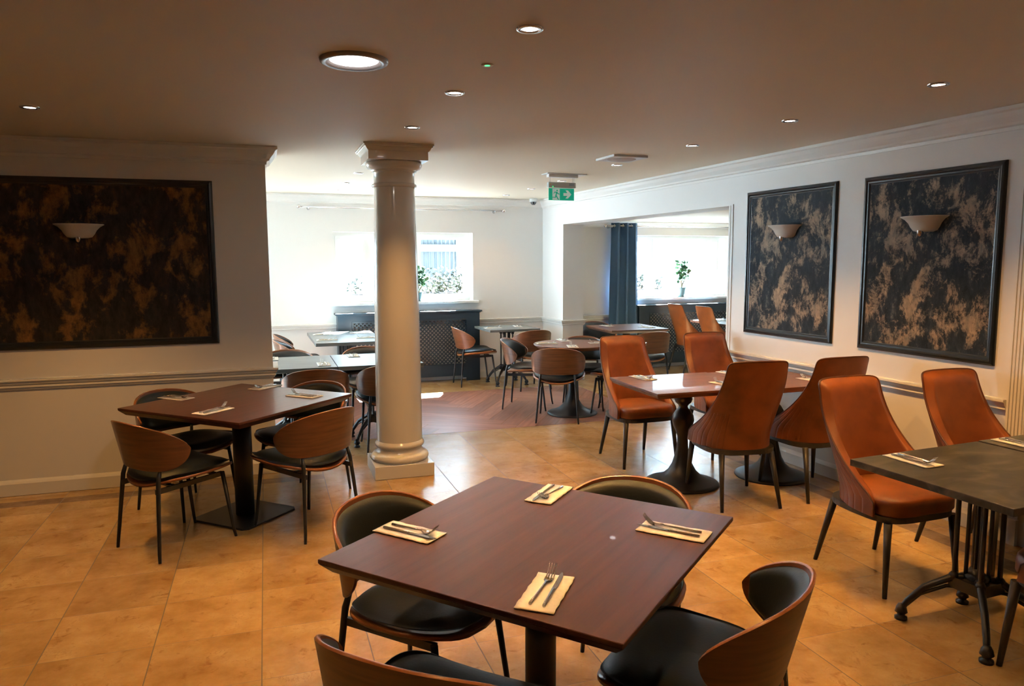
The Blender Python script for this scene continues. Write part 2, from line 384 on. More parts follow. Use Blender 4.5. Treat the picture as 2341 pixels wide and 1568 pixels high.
# ---------------------------------------------------------------- walls
LY = 5.86; LX = .029
struct(MB().box((-2.6+LX/2, LY+.15, H/2), (5.2+LX, .3, H)).build('wall_left', m_wall), 'white wall with the golden panel, ending beside the column')
struct(MB().box((-5.25, 1.4, H/2), (.1, 9.2, H)).build('wall_far_left', m_wall))
struct(MB().box((-3.25, 6.45, H/2), (.1, .58, H)).box((-3.25, 9.62, H/2), (.1, .5, H)).box((-3.25, 8.06, 2.325), (.1, 2.64, .25)).box((-3.25, 8.06, .1), (.1, 2.64, .2)).build('wall_dining_left', m_wall, weld=False), 'unseen side wall of the dining area with added glazing')  # glazed gap put in to let daylight reach the back area
struct(MB().box((2, -3.05, H/2), (14.6, .1, H)).build('wall_front', m_wall))
A0, A1, HD = 1.202, 4.73, 2.083
mb = MB(); rbox(mb, -7.5, A0, 0, .3, 0, H, RW); rbox(mb, A0, A1, 0, .3, HD, H, RW); rbox(mb, A1, 5.42, 0, .3, 0, H, RW)
struct(mb.build('wall_right', m_wall, weld=False), 'white wall with two framed panels and a wide opening')
# back wall with two windows and an added one out of view
W1 = (bX(.83), bX(2.685), 1.075, 1.985); W2 = (bX(4.95), bX(6.92), 1.05, 1.975)
W3 = (bX(-2.9), bX(-1.0), 1.075, 1.985)
bands = sorted([W3, W1, W2]); T = .24; mb = MB(); cur = -9.0
for b0, b1, z0, z1 in bands:
    rbox(mb, cur, b0, 0, T, 0, H, BW); rbox(mb, b0, b1, 0, T, 0, z0, BW); rbox(mb, b0, b1, 0, T, z1, H, BW); cur = b1
rbox(mb, cur, 5.6, 0, T, 0, H, BW)
struct(mb.build('wall_back', m_wall, weld=False), 'bright white back wall with the windows')
mb = MB(); rbox(mb, 1.0, 5.42, 5.0, 5.1, 0, H, RW); struct(mb.build('wall_side_room', m_wall))
mb = MB(); rbox(mb, .9, 1.0, .3, 5.1, 0, H, RW); struct(mb.build('wall_side_room', m_wall))

def window(name, Wn, panes, label):
    b0, b1, z0, z1 = Wn; t = thing(name, BW((b0+b1)/2, .1, z0)); struct(t, label); inv = Matrix.Translation(-t.location)
    fr = MB(); d0, d1 = .16, .22; e = .045
    rbox(fr, b0, b1, d0, d1, z0, z0+e, BW); rbox(fr, b0, b1, d0, d1, z1-e, z1, BW)
    rbox(fr, b0, b0+e, d0, d1, z0+e, z1-e, BW); rbox(fr, b1-e, b1, d0, d1, z0+e, z1-e, BW)
    for p in panes[1:-1]: rbox(fr, p-.035, p+.035, d0, d1, z0+e, z1-e, BW)
    fr.xf(lambda v: v-t.location).build('window_frame', m_trim, t, weld=False)
    for i in range(len(panes)-1):
        g = MB(); rbox(g, panes[i]+.02, panes[i+1]-.02, .188, .192, z0+.03, z1-.03, BW)
        g.xf(lambda v: v-t.location).build('pane', m_glass, t)
        s = MB()
        x0, x1 = panes[i]+(.045 if i == 0 else .035), panes[i+1]-(.045 if i == len(panes)-2 else .035)
        for q in ((x0, x0+.04, z0+.045, z1-.045), (x1-.04, x1, z0+.045, z1-.045), (x0+.04, x1-.04, z0+.045, z0+.085), (x0+.04, x1-.04, z1-.085, z1-.045)):
            rbox(s, q[0], q[1], .15, .21, q[2], q[3], BW)
        s.xf(lambda v: v-t.location).build('sash', m_trim, t, weld=False)
    s = MB(); rbox(s, b0-.07, b1+.07, -.07, .16, z0-.035, z0+.002, BW)
    s.xf(lambda v: v-t.location).build('window_sill', m_trim, t, bevel=.008)
    return t
window('window_1', W1, [W1[0], bX(1.30), bX(1.93), W1[1]], 'white casement window in the back wall behind the column')
window('window_2', W2, [W2[0], bX(5.55), W2[1]-.1], 'white window of the side room with a potted plant on its sill')
window('window_3_added', W3, [W3[0], bX(-1.95), W3[1]], 'unseen window added in the back wall for more daylight')  # out of view, added so more daylight enters the back room
_w4 = thing('window_4_added', (-3.25, 8.06, .2)); struct(_w4, 'unseen glazed doors added to light the dining area')  # unseen glazing, added as a daylight source for the back room
MB().box((0, 0, 1.0), (.01, 2.6, 1.98)).build('pane', m_glass, _w4)
MB().box((0, -.66, 1.0), (.06, .07, 2.0)).box((0, .66, 1.0), (.06, .07, 2.0)).box((0, 0, 1.0), (.06, .07, 2.0)).box((0, 0, .03), (.06, 2.64, .06)).box((0, 0, 1.97), (.06, 2.64, .06)).build('window_frame', m_trim, _w4, weld=False)

# crown, chair rail and baseboards
crown = [(0, H-.125), (.010, H-.125), (.012, H-.105), (.03, H-.098), (.036, H-.085), (.06, H-.055), (.075, H-.03), (.09, H-.022), (.09, H-.002), (0, H-.002)]
rail = [(0, .745), (.010, .745), (.012, .757), (.020, .762), (.018, .775), (.026, .785), (.030, .800), (.038, .806), (.038, .818), (0, .822)]
base = [(0, .002), (.016, .002), (.016, .085), (.010, .10), (.004, .112), (0, .112)]
xy = lambda v: (v.x, v.y)
left_path = [(-5.19, LY), (LX, LY), (LX, LY+.3), (-5.19, LY+.3)]
back_path = [xy(BW(-8.9, 0, 0)), xy(Q0), xy(RW(A1, 0, 0))]
right_crown = [xy(BW(-8.9, 0, 0)), xy(Q0), xy(RW(-7.4, 0, 0))]
CAS = -1.36
right_low = [xy(RW(A0, 0, 0)), xy(RW(CAS, 0, 0))]
stub_path = [xy(BW(-8.9, 0, 0)), xy(Q0), xy(RW(A1, 0, 0)), xy(RW(A1, .3, 0)), xy(RW(5.42, .3, 0)), xy(BW(5.4, 0, 0))]
for i, (p, pr, nm, lb) in enumerate([
    (left_path, crown, 'trim_1', 'crown moulding of the left wall'), (right_crown, crown, 'trim_2', 'crown moulding of the back and right walls'),
    (left_path, rail, 'trim_3', 'chair rail of the left wall'), (stub_path, rail, 'trim_4', 'chair rail of the back wall'),
    (right_low, rail, 'trim_5', 'chair rail below the framed panels on the right wall'),
    (left_path, base, 'baseboard_left', None), (stub_path, base, 'baseboard_back', None), (right_low, base, 'baseboard_right', None)]):
    struct(sweep(p, pr).build(nm, m_trim, weld=False), lb)
mb = MB(); rbox(mb, A0-.001, A0+.02, -.012, .312, 0, HD, RW); rbox(mb, A0-.03, A0, -.008, 0, 0, HD+.01, RW)
struct(mb.build('trim_6', m_trim, weld=False), 'narrow trim on the right edge of the opening')
crown2 = [(d*.7, H2-(H-z)*.7) for d, z in crown]
struct(sweep([xy(RW(5.42, .3, 0)), xy(BW(5.4, 0, 0))], crown2).build('trim_7', m_trim, weld=False), 'crown moulding of the side room')
# fluted door casing at the right edge, with the door beyond it
mb = MB()
rbox(mb, CAS-.11, CAS, -.012, 0, 0, 2.2, RW)
for k in range(5): rbox(mb, CAS-.10+k*.02, CAS-.088+k*.02, -.022, -.012, .16, 2.18, RW)
rbox(mb, CAS-.115, CAS+.005, -.03, 0, 0, .15, RW); rbox(mb, CAS-1.05, CAS, -.02, 0, 2.09, 2.2, RW)
struct(mb.build('trim_8', m_trim, weld=False), 'fluted door casing at the right edge')
mb = MB(); rbox(mb, CAS-.95, CAS-.11, -.006, .01, .005, 2.09, RW)
struct(mb.build('door_1', simple('door_paint', (.62, .58, .52), .4), weld=False), 'painted door at the right edge')

# ---------------------------------------------------------------- column
cx, cy = .938, 5.61
t = thing('column', (cx, cy, 0)); tag(t, 'round white painted column with moulded base and capital in the middle of the room', 'column')
MB().box((0, 0, .05), (.445, .445, .10)).build('plinth', m_column, t, bevel=.003)
prof = [(0, .10), (.185, .10), (.192, .108), (.196, .125), (.192, .142), (.18, .155), (.165, .160), (.162, .168), (.152, .180), (.150, .195), (.155, .205), (.163, .210), (.168, .222), (.165, .236), (.158, .243), (.156, .250), (.150, .256)]
MB().lathe([(r*1.13, z) for r, z in prof], 48).build('base_moulding', m_column, t)
sp = [(.1745-.0*z, z) for z in (.25,)]
sh = []
for k in range(25):
    q = k/24; z = .25+q*(2.27-.25); r = .174 + .003*math.sin(q*PI) - .028*q**1.5; sh.append((r, z))
MB().lathe(sh, 48).build('shaft', m_column, t)
cp = [(.127, 2.155), (.137, 2.160), (.140, 2.170), (.137, 2.180), (.128, 2.184), (.126, 2.19), (.126, 2.262), (.132, 2.268), (.140, 2.270), (.140, 2.277), (.150, 2.282), (.170, 2.292), (.182, 2.308), (.186, 2.325), (.180, 2.338), (0, 2.338)]
MB().lathe([(r*(1.19 if z < 2.28 else 1.12), z) for r, z in cp], 48).build('capital', m_column, t)
mb = MB(); mb.box((0, 0, 2.368), (.43, .43, .06))
sq = lambda h: [(-h, -h), (h, -h), (h, h), (-h, h)]
for h0, h1, z0, z1 in ((.219, .223, 2.398, 2.404), (.224, .238, 2.404, 2.425), (.243, .246, 2.425, 2.436), (.252, .252, 2.436, H-.001)): mb.prism(sq(h0), z0, z1, sq(h1))
mb.build('abacus', m_column, t, weld=False)

# ---------------------------------------------------------------- wooden shell chair
def frac_lin(a, b, n): return [a+(b-a)*k/(n-1) for k in range(n)]
def shell_pt(u, v, off=0.0, shrink=1.0):
    """outer face of the curved plywood back, u across (-1..1), v up (-1..1)"""
    a = u*R(87)*shrink
    hh = .152*max(0, 1-abs(u*shrink)**2.7)**.5 * (1 if shrink == 1 else 1)
    up = .138*max(0, 1-abs(u)**1.9)**.74; dn = .130*max(0, 1-abs(u)**3.2)**.5
    k = 1 if shrink == 1 else shrink
    zc = .622-.014*u*u
    z = zc + (v*up*k if v > 0 else v*dn*k)
    lean = (z-.50)*.24*math.cos(a)
    rx, ry = .272-off, .190-off
    sx = math.copysign(abs(math.sin(a))**.86, a)
    return Vector((sx*rx*(1+.10*(z-.55)), -.055 - ry*abs(math.cos(a))**.95 - lean, z))
def wooden_chair():
    t = thing('wooden_chair')
    us = [math.sin(PI/2*q) for q in frac_lin(-1, 1, 29)]; vs = [math.sin(PI/2*q) for q in frac_lin(-1, 1, 11)]
    O = [[shell_pt(u, v) for v in vs] for u in us]; I = [[shell_pt(u, v, .013) for v in vs] for u in us]
    ply = MB(); ply.grid(O)
    ply.grid([list(reversed(r)) for r in I]); bk = ply.build('backrest', m_ply, t)
    ed = MB(); L = [O[i][-1] for i in range(29)] + [O[i][0] for i in range(27, 0, -1)]; L2 = [I[i][-1] for i in range(29)] + [I[i][0] for i in range(27, 0, -1)]
    P = []
    for a, b in zip(L, L2):
        m_ = (a+b)/2; d = (a-b)/2; n_ = Vector((0, 0, 1)) if m_.z > .628 else Vector((0, 0, -1))
        P.append([a, a*.75+b*.25+n_*.003, m_+n_*.004, a*.25+b*.75+n_*.003, b])
    ed.grid(P, closed_u=True); ed.build('veneer_edge', m_edge, bk)
    # cushion on the inside face
    cu = MB(); n1, n2 = 21, 9
    uu = [math.sin(PI/2*q)*.93 for q in frac_lin(-1, 1, n1)]; vv = [math.sin(PI/2*q) for q in frac_lin(-1, 1, n2)]
    F = []
    for u in uu:
        row = []
        for v in vv:
            puff = .030*(max(0, 1-(abs(u)/.93)**6)*max(0, 1-abs(v)**5))**.5
            row.append(shell_pt(u, v*.90, .012+puff))
        F.append(row)
    cu.grid(F); cu.build('back_cushion', m_leather_black, t, sub=1)
    # seat: curved plywood pan and cushion
    def pan(r, a, z, k=1.0):
        c_, s_ = math.cos(a), math.sin(a); e = .56 if s_ > 0 else .80
        x = math.copysign(abs(c_)**e, c_)*.262*r*k; y = math.copysign(abs(s_)**e, s_)*.245*r*k
        x *= 1+.06*(y/.238); zz = .394 + .042*(x/.25)**2 + .022*(x/.25)**2*(y/.24)**2 + .006*(y/.24)
        return Vector((x, y+.012, zz+z))
    na = 40; rr = [0.001, .3, .6, .85, 1.0]
    def disc(z, k=1): return [[pan(r, 2*PI*i/na, z, k) for r in rr] for i in range(na)]
    sp_ = MB(); sp_.grid(disc(0), closed_u=True); sp_.grid([list(reversed(r)) for r in disc(.016)], closed_u=True)
    sp_.grid([[pan(1, 2*PI*i/na, 0), pan(1.008, 2*PI*i/na, .008), pan(1, 2*PI*i/na, .016)] for i in range(na)], closed_u=True)
    sp_.build('seat_shell', m_edge, t)
    cs = MB(); G = []
    for i in range(na):
        row = []
        for r in [.001, .35, .65, .85, .95, .985, .97]:
            a = 2*PI*i/na; p = pan(min(r, .99), a, 0); b = pan(0.001, 0, 0)
            top = .014 + (.070*(1-min(1, r/.985)**9)**.6 if r < .98 else (.02 if r == .985 else 0))
            flat = (p.z-.394)*.45 if r < .96 else 0
            row.append(Vector((p.x, p.y, p.z + top - flat)))
        G.append(row)
    cs.grid(G, closed_u=True); cs.build('seat_cushion', m_leather_black, t, sub=1)
    for sx in (-1, 1):
        MB().tube([(sx*.205, .235, 0), (sx*.200, .225, .05), (sx*.182, .178, .402)], [.0085, .0095, .0125], 10).build('leg', m_black, t)
        MB().tube([(sx*.212, -.245, 0), (sx*.207, -.242, .05), (sx*.176, -.208, .43), (sx*.166, -.188, .505)], [.0085, .0095, .0125, .009], 10).build('leg', m_black, t)
    fr = MB()
    for sx in (-1, 1):
        p, q = Vector((sx*.180, -.223, .383)), Vector((sx*.180, .180, .392)); fr.add([p+Vector((0, 0, -.016)), q+Vector((0, 0, -.016)), q+Vector((0, 0, .012)), p+Vector((0, 0, .012))] +
               [v+Vector((-sx*.014, 0, 0)) for v in (p+Vector((0, 0, -.016)), q+Vector((0, 0, -.016)), q+Vector((0, 0, .012)), p+Vector((0, 0, .012)))],
               [(0, 1, 2, 3), (4, 5, 6, 7), (0, 1, 5, 4), (3, 2, 6, 7), (1, 2, 6, 5), (0, 3, 7, 4)])
    for y, z in ((-.13, .396), (.13, .402)): fr.box((0, y, z), (.345, .03, .010))
    fr.build('seat_frame', m_black, t, weld=False)
    return t

# ---------------------------------------------------------------- tan leather chair
m_piping = simple('dark_tan_piping', (.10, .028, .009), .5)
def leather_chair():
    t = thing('leather_chair')
    ZB, HT = .385, .585
    def fr(u, q, off=0.0):
        # u -1..1 across, q 0..1 up
        a = u*PI/2
        D = .33*(1-q)**2.0*(1-.30*q) + .045 if q > 0 else .375
        D = .045+.325*max(0, 1-max(0, q-.15)/.85)**2.35
        wd = .262-.054*q**1.1 - off
        yb = -.205 - .12*q**1.25 + off
        z = ZB + q*HT*(1-.085*abs(u)**7) + .012*(1-u*u)*q
        sx = math.copysign(abs(math.sin(a))**.80, a)
        return Vector((sx*wd, yb + max(D-off*.5, .01)*(1-abs(math.cos(a))**.85), z))
    us = frac_lin(-1, 1, 31); qs = frac_lin(0, 1, 17)
    def surf(off): return [[fr(u, q, off) for q in qs] for u in us]
    O, I = surf(0), surf(.042)
    sh = MB(); sh.grid(O)
    me = sh.mesh('backrest'); uvl = me.uv_layers.new(name='UVMap')
    for p in me.polygons:
        for li in p.loop_indices:
            vi = me.loops[li].vertex_index; uvl.data[li].uv = ((vi//17)/30, (vi % 17)/16)
    me.materials.append(m_tanr); o = bpy.data.objects.new('backrest', me); C.objects.link(o); o.parent = t
    pad = MB(); Ip = []
    for i, u in enumerate(us):
        row = []
        for j, q in enumerate(qs):
            e = min(1, (1-abs(u))*9, (1-q)*12); e = math.sin(e*PI/2)**.6 if e > 0 else 0
            row.append(fr(u, q, .006+.044*e))
        Ip.append(row)
    pad.grid([list(reversed(r)) for r in Ip]); pad.grid([list(r) for r in [[O[i][-1], Ip[i][-1]] for i in range(31)]])
    pad.grid([[O[0][j], Ip[0][j]] for j in range(17)]); pad.grid([[O[-1][j], Ip[-1][j]] for j in range(17)])
    pad.build('back_pad', m_tan, t)
    rim = [O[0][j]*.5+Ip[0][j]*.5 for j in range(1, 17)] + [O[i][-1]*.5+Ip[i][-1]*.5 for i in range(1, 30)] + [O[-1][j]*.5+Ip[-1][j]*.5 for j in range(16, 0, -1)]
    MB().tube(rim, .0055, 6).build('piping', m_piping, t)
    # seat cushion
    na = 44; G = []
    for i in range(na):
        a = 2*PI*i/na; c_, s_ = math.cos(a), math.sin(a); row = []
        for r, z in ((.97, .388), (1, .398), (1.0, .440), (.985, .458), (.95, .470), (.85, .476), (.5, .482), (.001, .484)):
            x = math.copysign(abs(c_)**.52, c_)*.232*r; y = math.copysign(abs(s_)**.52, s_)*.215*r
            if y < 0: x *= 1-.12*(-y/.215)**2
            row.append((x, y+.045, z + .008*(1-abs(x)/.24)))
        G.append(row)
    MB().grid(G, closed_u=True).build('seat', m_tan, t)
    rg = []
    for i in range(na):
        a = 2*PI*i/na; c_, s_ = math.cos(a), math.sin(a)
        x = math.copysign(abs(c_)**.5, c_)*.240; y = math.copysign(abs(s_)**.5, s_)*.230; x *= 1-(.14*(y/.23)**2 if y < 0 else 0)
        rg.append([(x*k, y*k+.012, z) for k, z in ((1, .358), (1.0, .388), (.86, .388), (.86, .358), (1, .358))])
    MB().grid(rg, smooth=False, closed_u=True).build('seat_frame', m_legbronze, t)
    for sx in (-1, 1):
        MB().tube([(sx*.232, .232, 0), (sx*.206, .205, .36)], [.011, .020], 12).build('leg', m_legbronze, t)
        MB().tube([(sx*.205, -.262, 0), (sx*.175, -.175, .36)], [.011, .020], 12).build('leg', m_legbronze, t)
    return t
m_legbronze = simple('dark_bronze_metal', (.030, .027, .024), .45)

WC = wooden_chair(); LC = leather_chair(); used = {'w': False, 'l': False}
def face(dx, dy): return math.atan2(-dx, dy)
def chair(kind, x, y, dx, dy, label, group):
    src = WC if kind == 'w' else LC
    if not used[kind]:
        o = src; o.location = (x, y, 0); o.rotation_euler = (0, 0, face(dx, dy)); used[kind] = True
    else: o = dup(src, (x, y, 0), face(dx, dy))
    tag(o, label, 'chair', group)
    return o
GW, GL = 'wooden shell chairs', 'tan leather chairs'
W_ = 'wooden shell chair '; L_ = 'tan leather chair '
for a in [
    # left table
    (-.535, 4.565, .79, .61, W_+'at the near left side of the left brown table', GW),
    (.185, 4.60, -.56, .76, W_+'at the near right side of the left brown table', GW),
    (-.53, 5.20, .62, -.75, W_+'at the far left side of the left brown table by the wall', GW),
    (.20, 5.20, -.60, -.75, W_+'at the far right side of the left brown table', GW),
    # foreground table
    (.487, 2.458, .65, -.76, W_+'far left side of the foreground brown table', GW),
    (1.17, 2.36, -.70, -.71, W_+'far right side of the foreground brown table', GW),
    (.385, 1.755, .72, .70, W_+'cut off at the bottom, near left of the foreground table', GW),
    (1.154, 1.772, -.68, .73, W_+'near right of the foreground brown table, cushion facing left', GW),
    # long grey tables behind the column
    (.36, 6.32, 0, 1, W_+'seen from behind, left of the column at the long grey tables', GW),
    (.97, 6.40, 0, 1, W_+'seen from behind, half hidden by the column', GW),
    (.17, 7.22, 0, -1, W_+'far side of the long grey tables beside the wall end', GW),
    (.93, 7.24, 0, -1, W_+'far side of the long grey tables just left of the column', GW),
    (.36, 9.15, 1, 0, W_+'farther of two facing right at the sunlit grey table', GW),
    (.35, 8.50, 1, 0, W_+'nearer of two facing right at the sunlit grey table', GW),
    # by the radiator and small grey table
    (2.57, 9.30, 1, 0, W_+'side on in front of the radiator cover', GW),
    (3.13, 8.82, -.1, 1, W_+'seen from behind at the small grey wall table', GW),
    # round table
    (2.72, 7.64, .85, -.53, W_+'left of the round brown table', GW),
    (2.80, 6.95, .42, .90, W_+'seen from behind in front of the round brown table', GW),
    (3.28, 7.42, -.35, -.93, W_+'behind the round brown table, cushion facing forward', GW),
    (3.48, 7.00, -.80, .60, W_+'right of the round table, mostly behind a leather chair', GW),
    # square table by the curtain
    (4.36, 9.22, .1, -1, W_+'behind the square brown table beside the navy curtain', GW),
    (4.42, 8.12, 0, 1, W_+'seen from behind at the square brown table by the opening', GW)]:
    chair('w', *a)
for a in [
    (2.82, 5.29, 0, -1, L_+'far left of the joined brown tables, facing the camera', GL),
    (3.62, 5.30, 0, -1, L_+'far right of the joined brown tables, facing the camera', GL),
    (2.965, 4.19, .13, .98, L_+'seen from behind at the near left of the joined brown tables', GL),
    (3.58, 4.18, .02, 1, L_+'seen from behind at the near right of the joined brown tables', GL),
    (2.985, 2.90, .02, -1, L_+'largest, at the far side of the slate table', GL),
    (3.71, 2.92, 0, -1, L_+'at the far side of the slate tables next to the right wall', GL),
    (2.96, 1.82, 0, 1, L_+'cut off by the right edge, near side of the slate table', GL),
    (5.86, 9.36, 1, 0, L_+'left of two in the side room in front of the dark cover', GL),
    (5.96, 8.78, 1, 0, L_+'right of two in the side room by the opening edge', GL)]:
    chair('l', *a)

# ---------------------------------------------------------------- tables
TH = .745
def cast_base(t, s=.2, c=(0, 0)):
    b = MB()
    for k in range(4):
        a = PI/4+k*PI/2; d = Vector((math.cos(a), math.sin(a), 0)); c0 = Vector((c[0], c[1], 0))
        L = s*1.414
        b.tube([c0+d*.05+Vector((0, 0, .235)), c0+d*(.35*L)+Vector((0, 0, .225)), c0+d*(.7*L)+Vector((0, 0, .165)), c0+d*(.92*L)+Vector((0, 0, .09)), c0+d*L+Vector((0, 0, .045))], [.020, .017, .015, .014, .013], 8)
        b.tube([c0+d*.04+Vector((0, 0, .19)), c0+d*(.4*L)+Vector((0, 0, .185)), c0+d*(.75*L)+Vector((0, 0, .13)), c0+d*(.93*L)+Vector((0, 0, .07))], .008, 6)
        b.lathe([(0, 0), (.027, 0), (.027, .012), (.016, .018), (.018, .028), (.027, .034), (.022, .055), (.014, .07), (0, .075)], 12, c0+d*L)
        e = c0+d*.085
        b.tube([e+Vector((0, 0, .22)), e+Vector((0, 0, TH-.05))], .0105, 8)
        b.tube([e*.5+c0*.5+Vector((0, 0, .22)), e*.5+c0*.5+Vector((0, 0, TH-.05))], .0085, 8)
        b.lathe([(.0, .0), (.02, .004), (.022, .016), (.012, .03), (0, .032)], 10, e+Vector((0, 0, .225)))
        b.lathe([(.0, .0), (.018, .004), (.02, .016), (.012, .03), (0, .032)], 10, e+Vector((0, 0, TH-.09)))
    b.box((c[0], c[1], .21), (.15, .15, .05)); b.lathe([(0, .16), (.03, .17), (.04, .19), (.05, .25), (.02, .27), (0, .27)], 14, (c[0], c[1], 0))
    b.box((c[0], c[1], TH-.04), (.40, .05, .02)); b.box((c[0], c[1], TH-.04), (.05, .40, .02)); b.box((c[0], c[1], TH-.055), (.16, .16, .02))
    b.build('pedestal', m_iron, t, weld=False)
def tulip(t, bulbs=True):
    p = [(0, 0), (.262, 0), (.266, .006), (.262, .014), (.235, .024), (.19, .038), (.14, .062), (.10, .10), (.072, .15), (.055, .21)]
    if bulbs: p += [(.043, .26), (.038, .32), (.040, .355), (.052, .39), (.070, .43), (.079, .47), (.074, .505), (.056, .535), (.037, .555), (.031, .57), (.037, .583), (.056, .60), (.064, .622), (.060, .645), (.045, .665), (.038, .69), (.05, .708), (.14, .712), (.14, TH-.03), (0, TH-.03)]
    else: p += [(.045, .28), (.038, .38), (.036, .5), (.045, .60), (.06, .68), (.16, .70), (.16, TH-.03), (0, TH-.03)]
    MB().lathe(p, 40).build('pedestal', m_black, t)
def pole_base(t, sq_=.46, pr=.05):
    s = sq_/2; c = .03
    pl = [(-s+c, -s), (s-c, -s), (s, -s+c), (s, s-c), (s-c, s), (-s+c, s), (-s, s-c), (-s, -s+c)]
    MB().prism(pl, 0, .012).build('base_plate', m_black, t, bevel=.003)
    MB().lathe([(0, .01), (pr, .01), (pr, TH-.045), (0, TH-.045)], 28).box((0, 0, TH-.04), (.4, .06, .015)).box((0, 0, TH-.04), (.06, .4, .015)).build('pole', m_black, t, weld=False)
def top(t, w, d, th, m, cham=0):
    q = lambda k: [(-w/2+k, -d/2+k), (w/2-k, -d/2+k), (w/2-k, d/2-k), (-w/2+k, d/2-k)]
    mb = MB()
    if cham:
        mb.prism(q(0), TH-.014, TH); mb.prism(q(cham), TH-th, TH-.014, q(0))
    else: mb.prism(q(0), TH-th, TH)
    return mb.build('tabletop', m, t, weld=False, bevel=.0025)
def table(name, x, y, rz, w, d, m, base, label, group, th=.04, cham=0, **k):
    t = thing(name, (x, y, 0), rz); tag(t, label, 'table', group); top(t, w, d, th, m, cham)
    if base == 'pole': pole_base(t, **k)
    elif base == 'tulip': tulip(t)
    else: cast_base(t, **k)
    return t
T_fg = table('square_table', .80, 2.134, R(40.9), .98, .965, m_brown, 'pole', 'large dark brown square table filling the foreground', None, .045, .03)
T_lf = table('square_table', -.18, 4.923, R(46.2), .985, .98, m_brown, 'pole', 'dark brown square table with flat square base by the left wall', None, .045, .03, pr=.058)
T_b1 = table('square_table', 2.82, 4.60, R(-1), .82, .74, m_brown2, 'tulip', 'brown table on a bulbous black pedestal, left of the joined pair', 'joined brown tables', .04, .02)
T_b2 = table('square_table', 3.555, 4.55, R(1.5), .63, .78, m_brown2, 'tulip', 'brown table touching the right wall, right of the joined pair', 'joined brown tables', .035, 0)
T_b2.location.z = 0
T_s1 = table('slate_table', 2.84, 2.225, R(4), .81, .72, m_slate, 'cast', 'slate topped table with cast iron feet in the right foreground', 'slate tables', .03, c=(.05, .07))
T_s2 = table('slate_table', 3.59, 2.27, R(3), .66, .74, m_slate, 'cast', 'slate topped table against the right wall, cut off by the edge', 'slate tables', .03)
T_t1 = table('grey_table', .18, 6.645, R(0), .72, .81, m_slate_l, 'cast', 'long grey table, left one, partly behind the wall end', 'long grey tables', .035)
T_t2 = table('grey_table', .905, 6.645, R(0), .72, .81, m_slate_l, 'cast', 'long grey table, right one, crossing behind the column', 'long grey tables', .035)
T_f = table('grey_table', .85, 8.75, R(1), .76, 1.30, m_slate_l, 'cast', 'sunlit grey table in front of the left end of the radiator', None, .035)
T_s = table('grey_table', 2.98, 9.22, R(2), .68, .66, m_slate_l, 'cast', 'small grey table on iron feet between radiator cover and corner', None, .03)
T_q = table('square_table', 4.46, 8.70, R(-1), .80, .82, m_brown2, 'pole', 'square brown table in the opening in front of the curtain', None, .045, .03)
T_r2 = table('dark_table', 6.28, 8.95, R(2), .84, .92, m_slate, 'cast', 'dark table in the side room behind two leather chairs', None, .03)
T_r = thing('round_table', (3.04, 7.16, 0)); tag(T_r, 'round brown table on a black trumpet pedestal, back middle', 'table')
MB().lathe([(0, TH-.04), (.37, TH-.04), (.405, TH-.014), (.41, TH-.004), (.407, TH), (0, TH)], 56, smooth=False).build('tabletop', m_brown2, T_r); tulip(T_r, False)

# ---------------------------------------------------------------- place settings
def napkin_mesh():
    mb = MB(); nx, ny = 8, 17; G = []; G2 = []
    for i in range(nx):
        row = []; r2 = []
        for j in range(ny):
            x = (-.5+i/(nx-1))*.104; y = (-.5+j/(ny-1))*.222
            if i in (0, nx-1): x += .0012*math.sin(j*1.9+i)
            z = .0045+.0007*math.sin(j*.9+i*.8)
            row.append((x, y, z)); r2.append((x, y, .0006))
        G.append(row); G2.append(r2)
    mb.grid(G); mb.grid([list(reversed(r)) for r in G2])
    mb.grid([[G[0][j], G2[0][j]] for j in range(ny)]); mb.grid([[G[-1][j], G2[-1][j]] for j in range(ny)])
    mb.grid([[G[i][0], G2[i][0]] for i in range(nx)]); mb.grid([[G[i][-1], G2[i][-1]] for i in range(nx)])
    return mb
def fork_mesh():
    mb = MB()
    mb.tube([(0, -.098, .0075), (0, -.06, .0085), (0, .0, .011), (0, .028, .013)], [.0046, .0043, .0028, .0022], 8)
    P = []
    for y, wd, z in ((.026, .003, .013), (.036, .008, .011), (.044, .0115, .0085), (.054, .0125, .0075), (.062, .0125, .0095)):
        P.append([(x*wd, y, z + .003*x*x) for x in (-1, -.5, 0, .5, 1)])
    mb.grid(P); mb.grid([[(a, b, c-.0016) for a, b, c in r] for r in P])
    for k in range(4):
        x = -.0105+k*.007; mb.tube([(x, .058, .0085), (x, .073, .017), (x, .086, .029), (x, .094, .040)], [.0017, .0016, .0013, .0008], 6)
    return mb
def knife_mesh():
    mb = MB(); mb.tube([(0, -.098, .0085), (0, -.095, .0085), (0, 0, .0085), (0, .006, .0085)], [.0042, .0052, .0046, .003], 8)
    bl = [(-.0045, .004), (.006, .004), (.0085, .02), (.008, .085), (.003, .108), (-.001, .112), (-.0045, .09)]
    n = len(bl); mb.add([(x, y, .0078) for x, y in bl] + [(x, y, .0094) for x, y in bl], [list(range(n-1, -1, -1)), list(range(n, 2*n))] + [(i, (i+1) % n, n+(i+1) % n, n+i) for i in range(n)])
    return mb
nap0 = napkin_mesh().build('napkin', m_napkin); fork0 = fork_mesh().build('fork', m_steel); knife0 = knife_mesh().build('knife', m_steel)
first = [True]
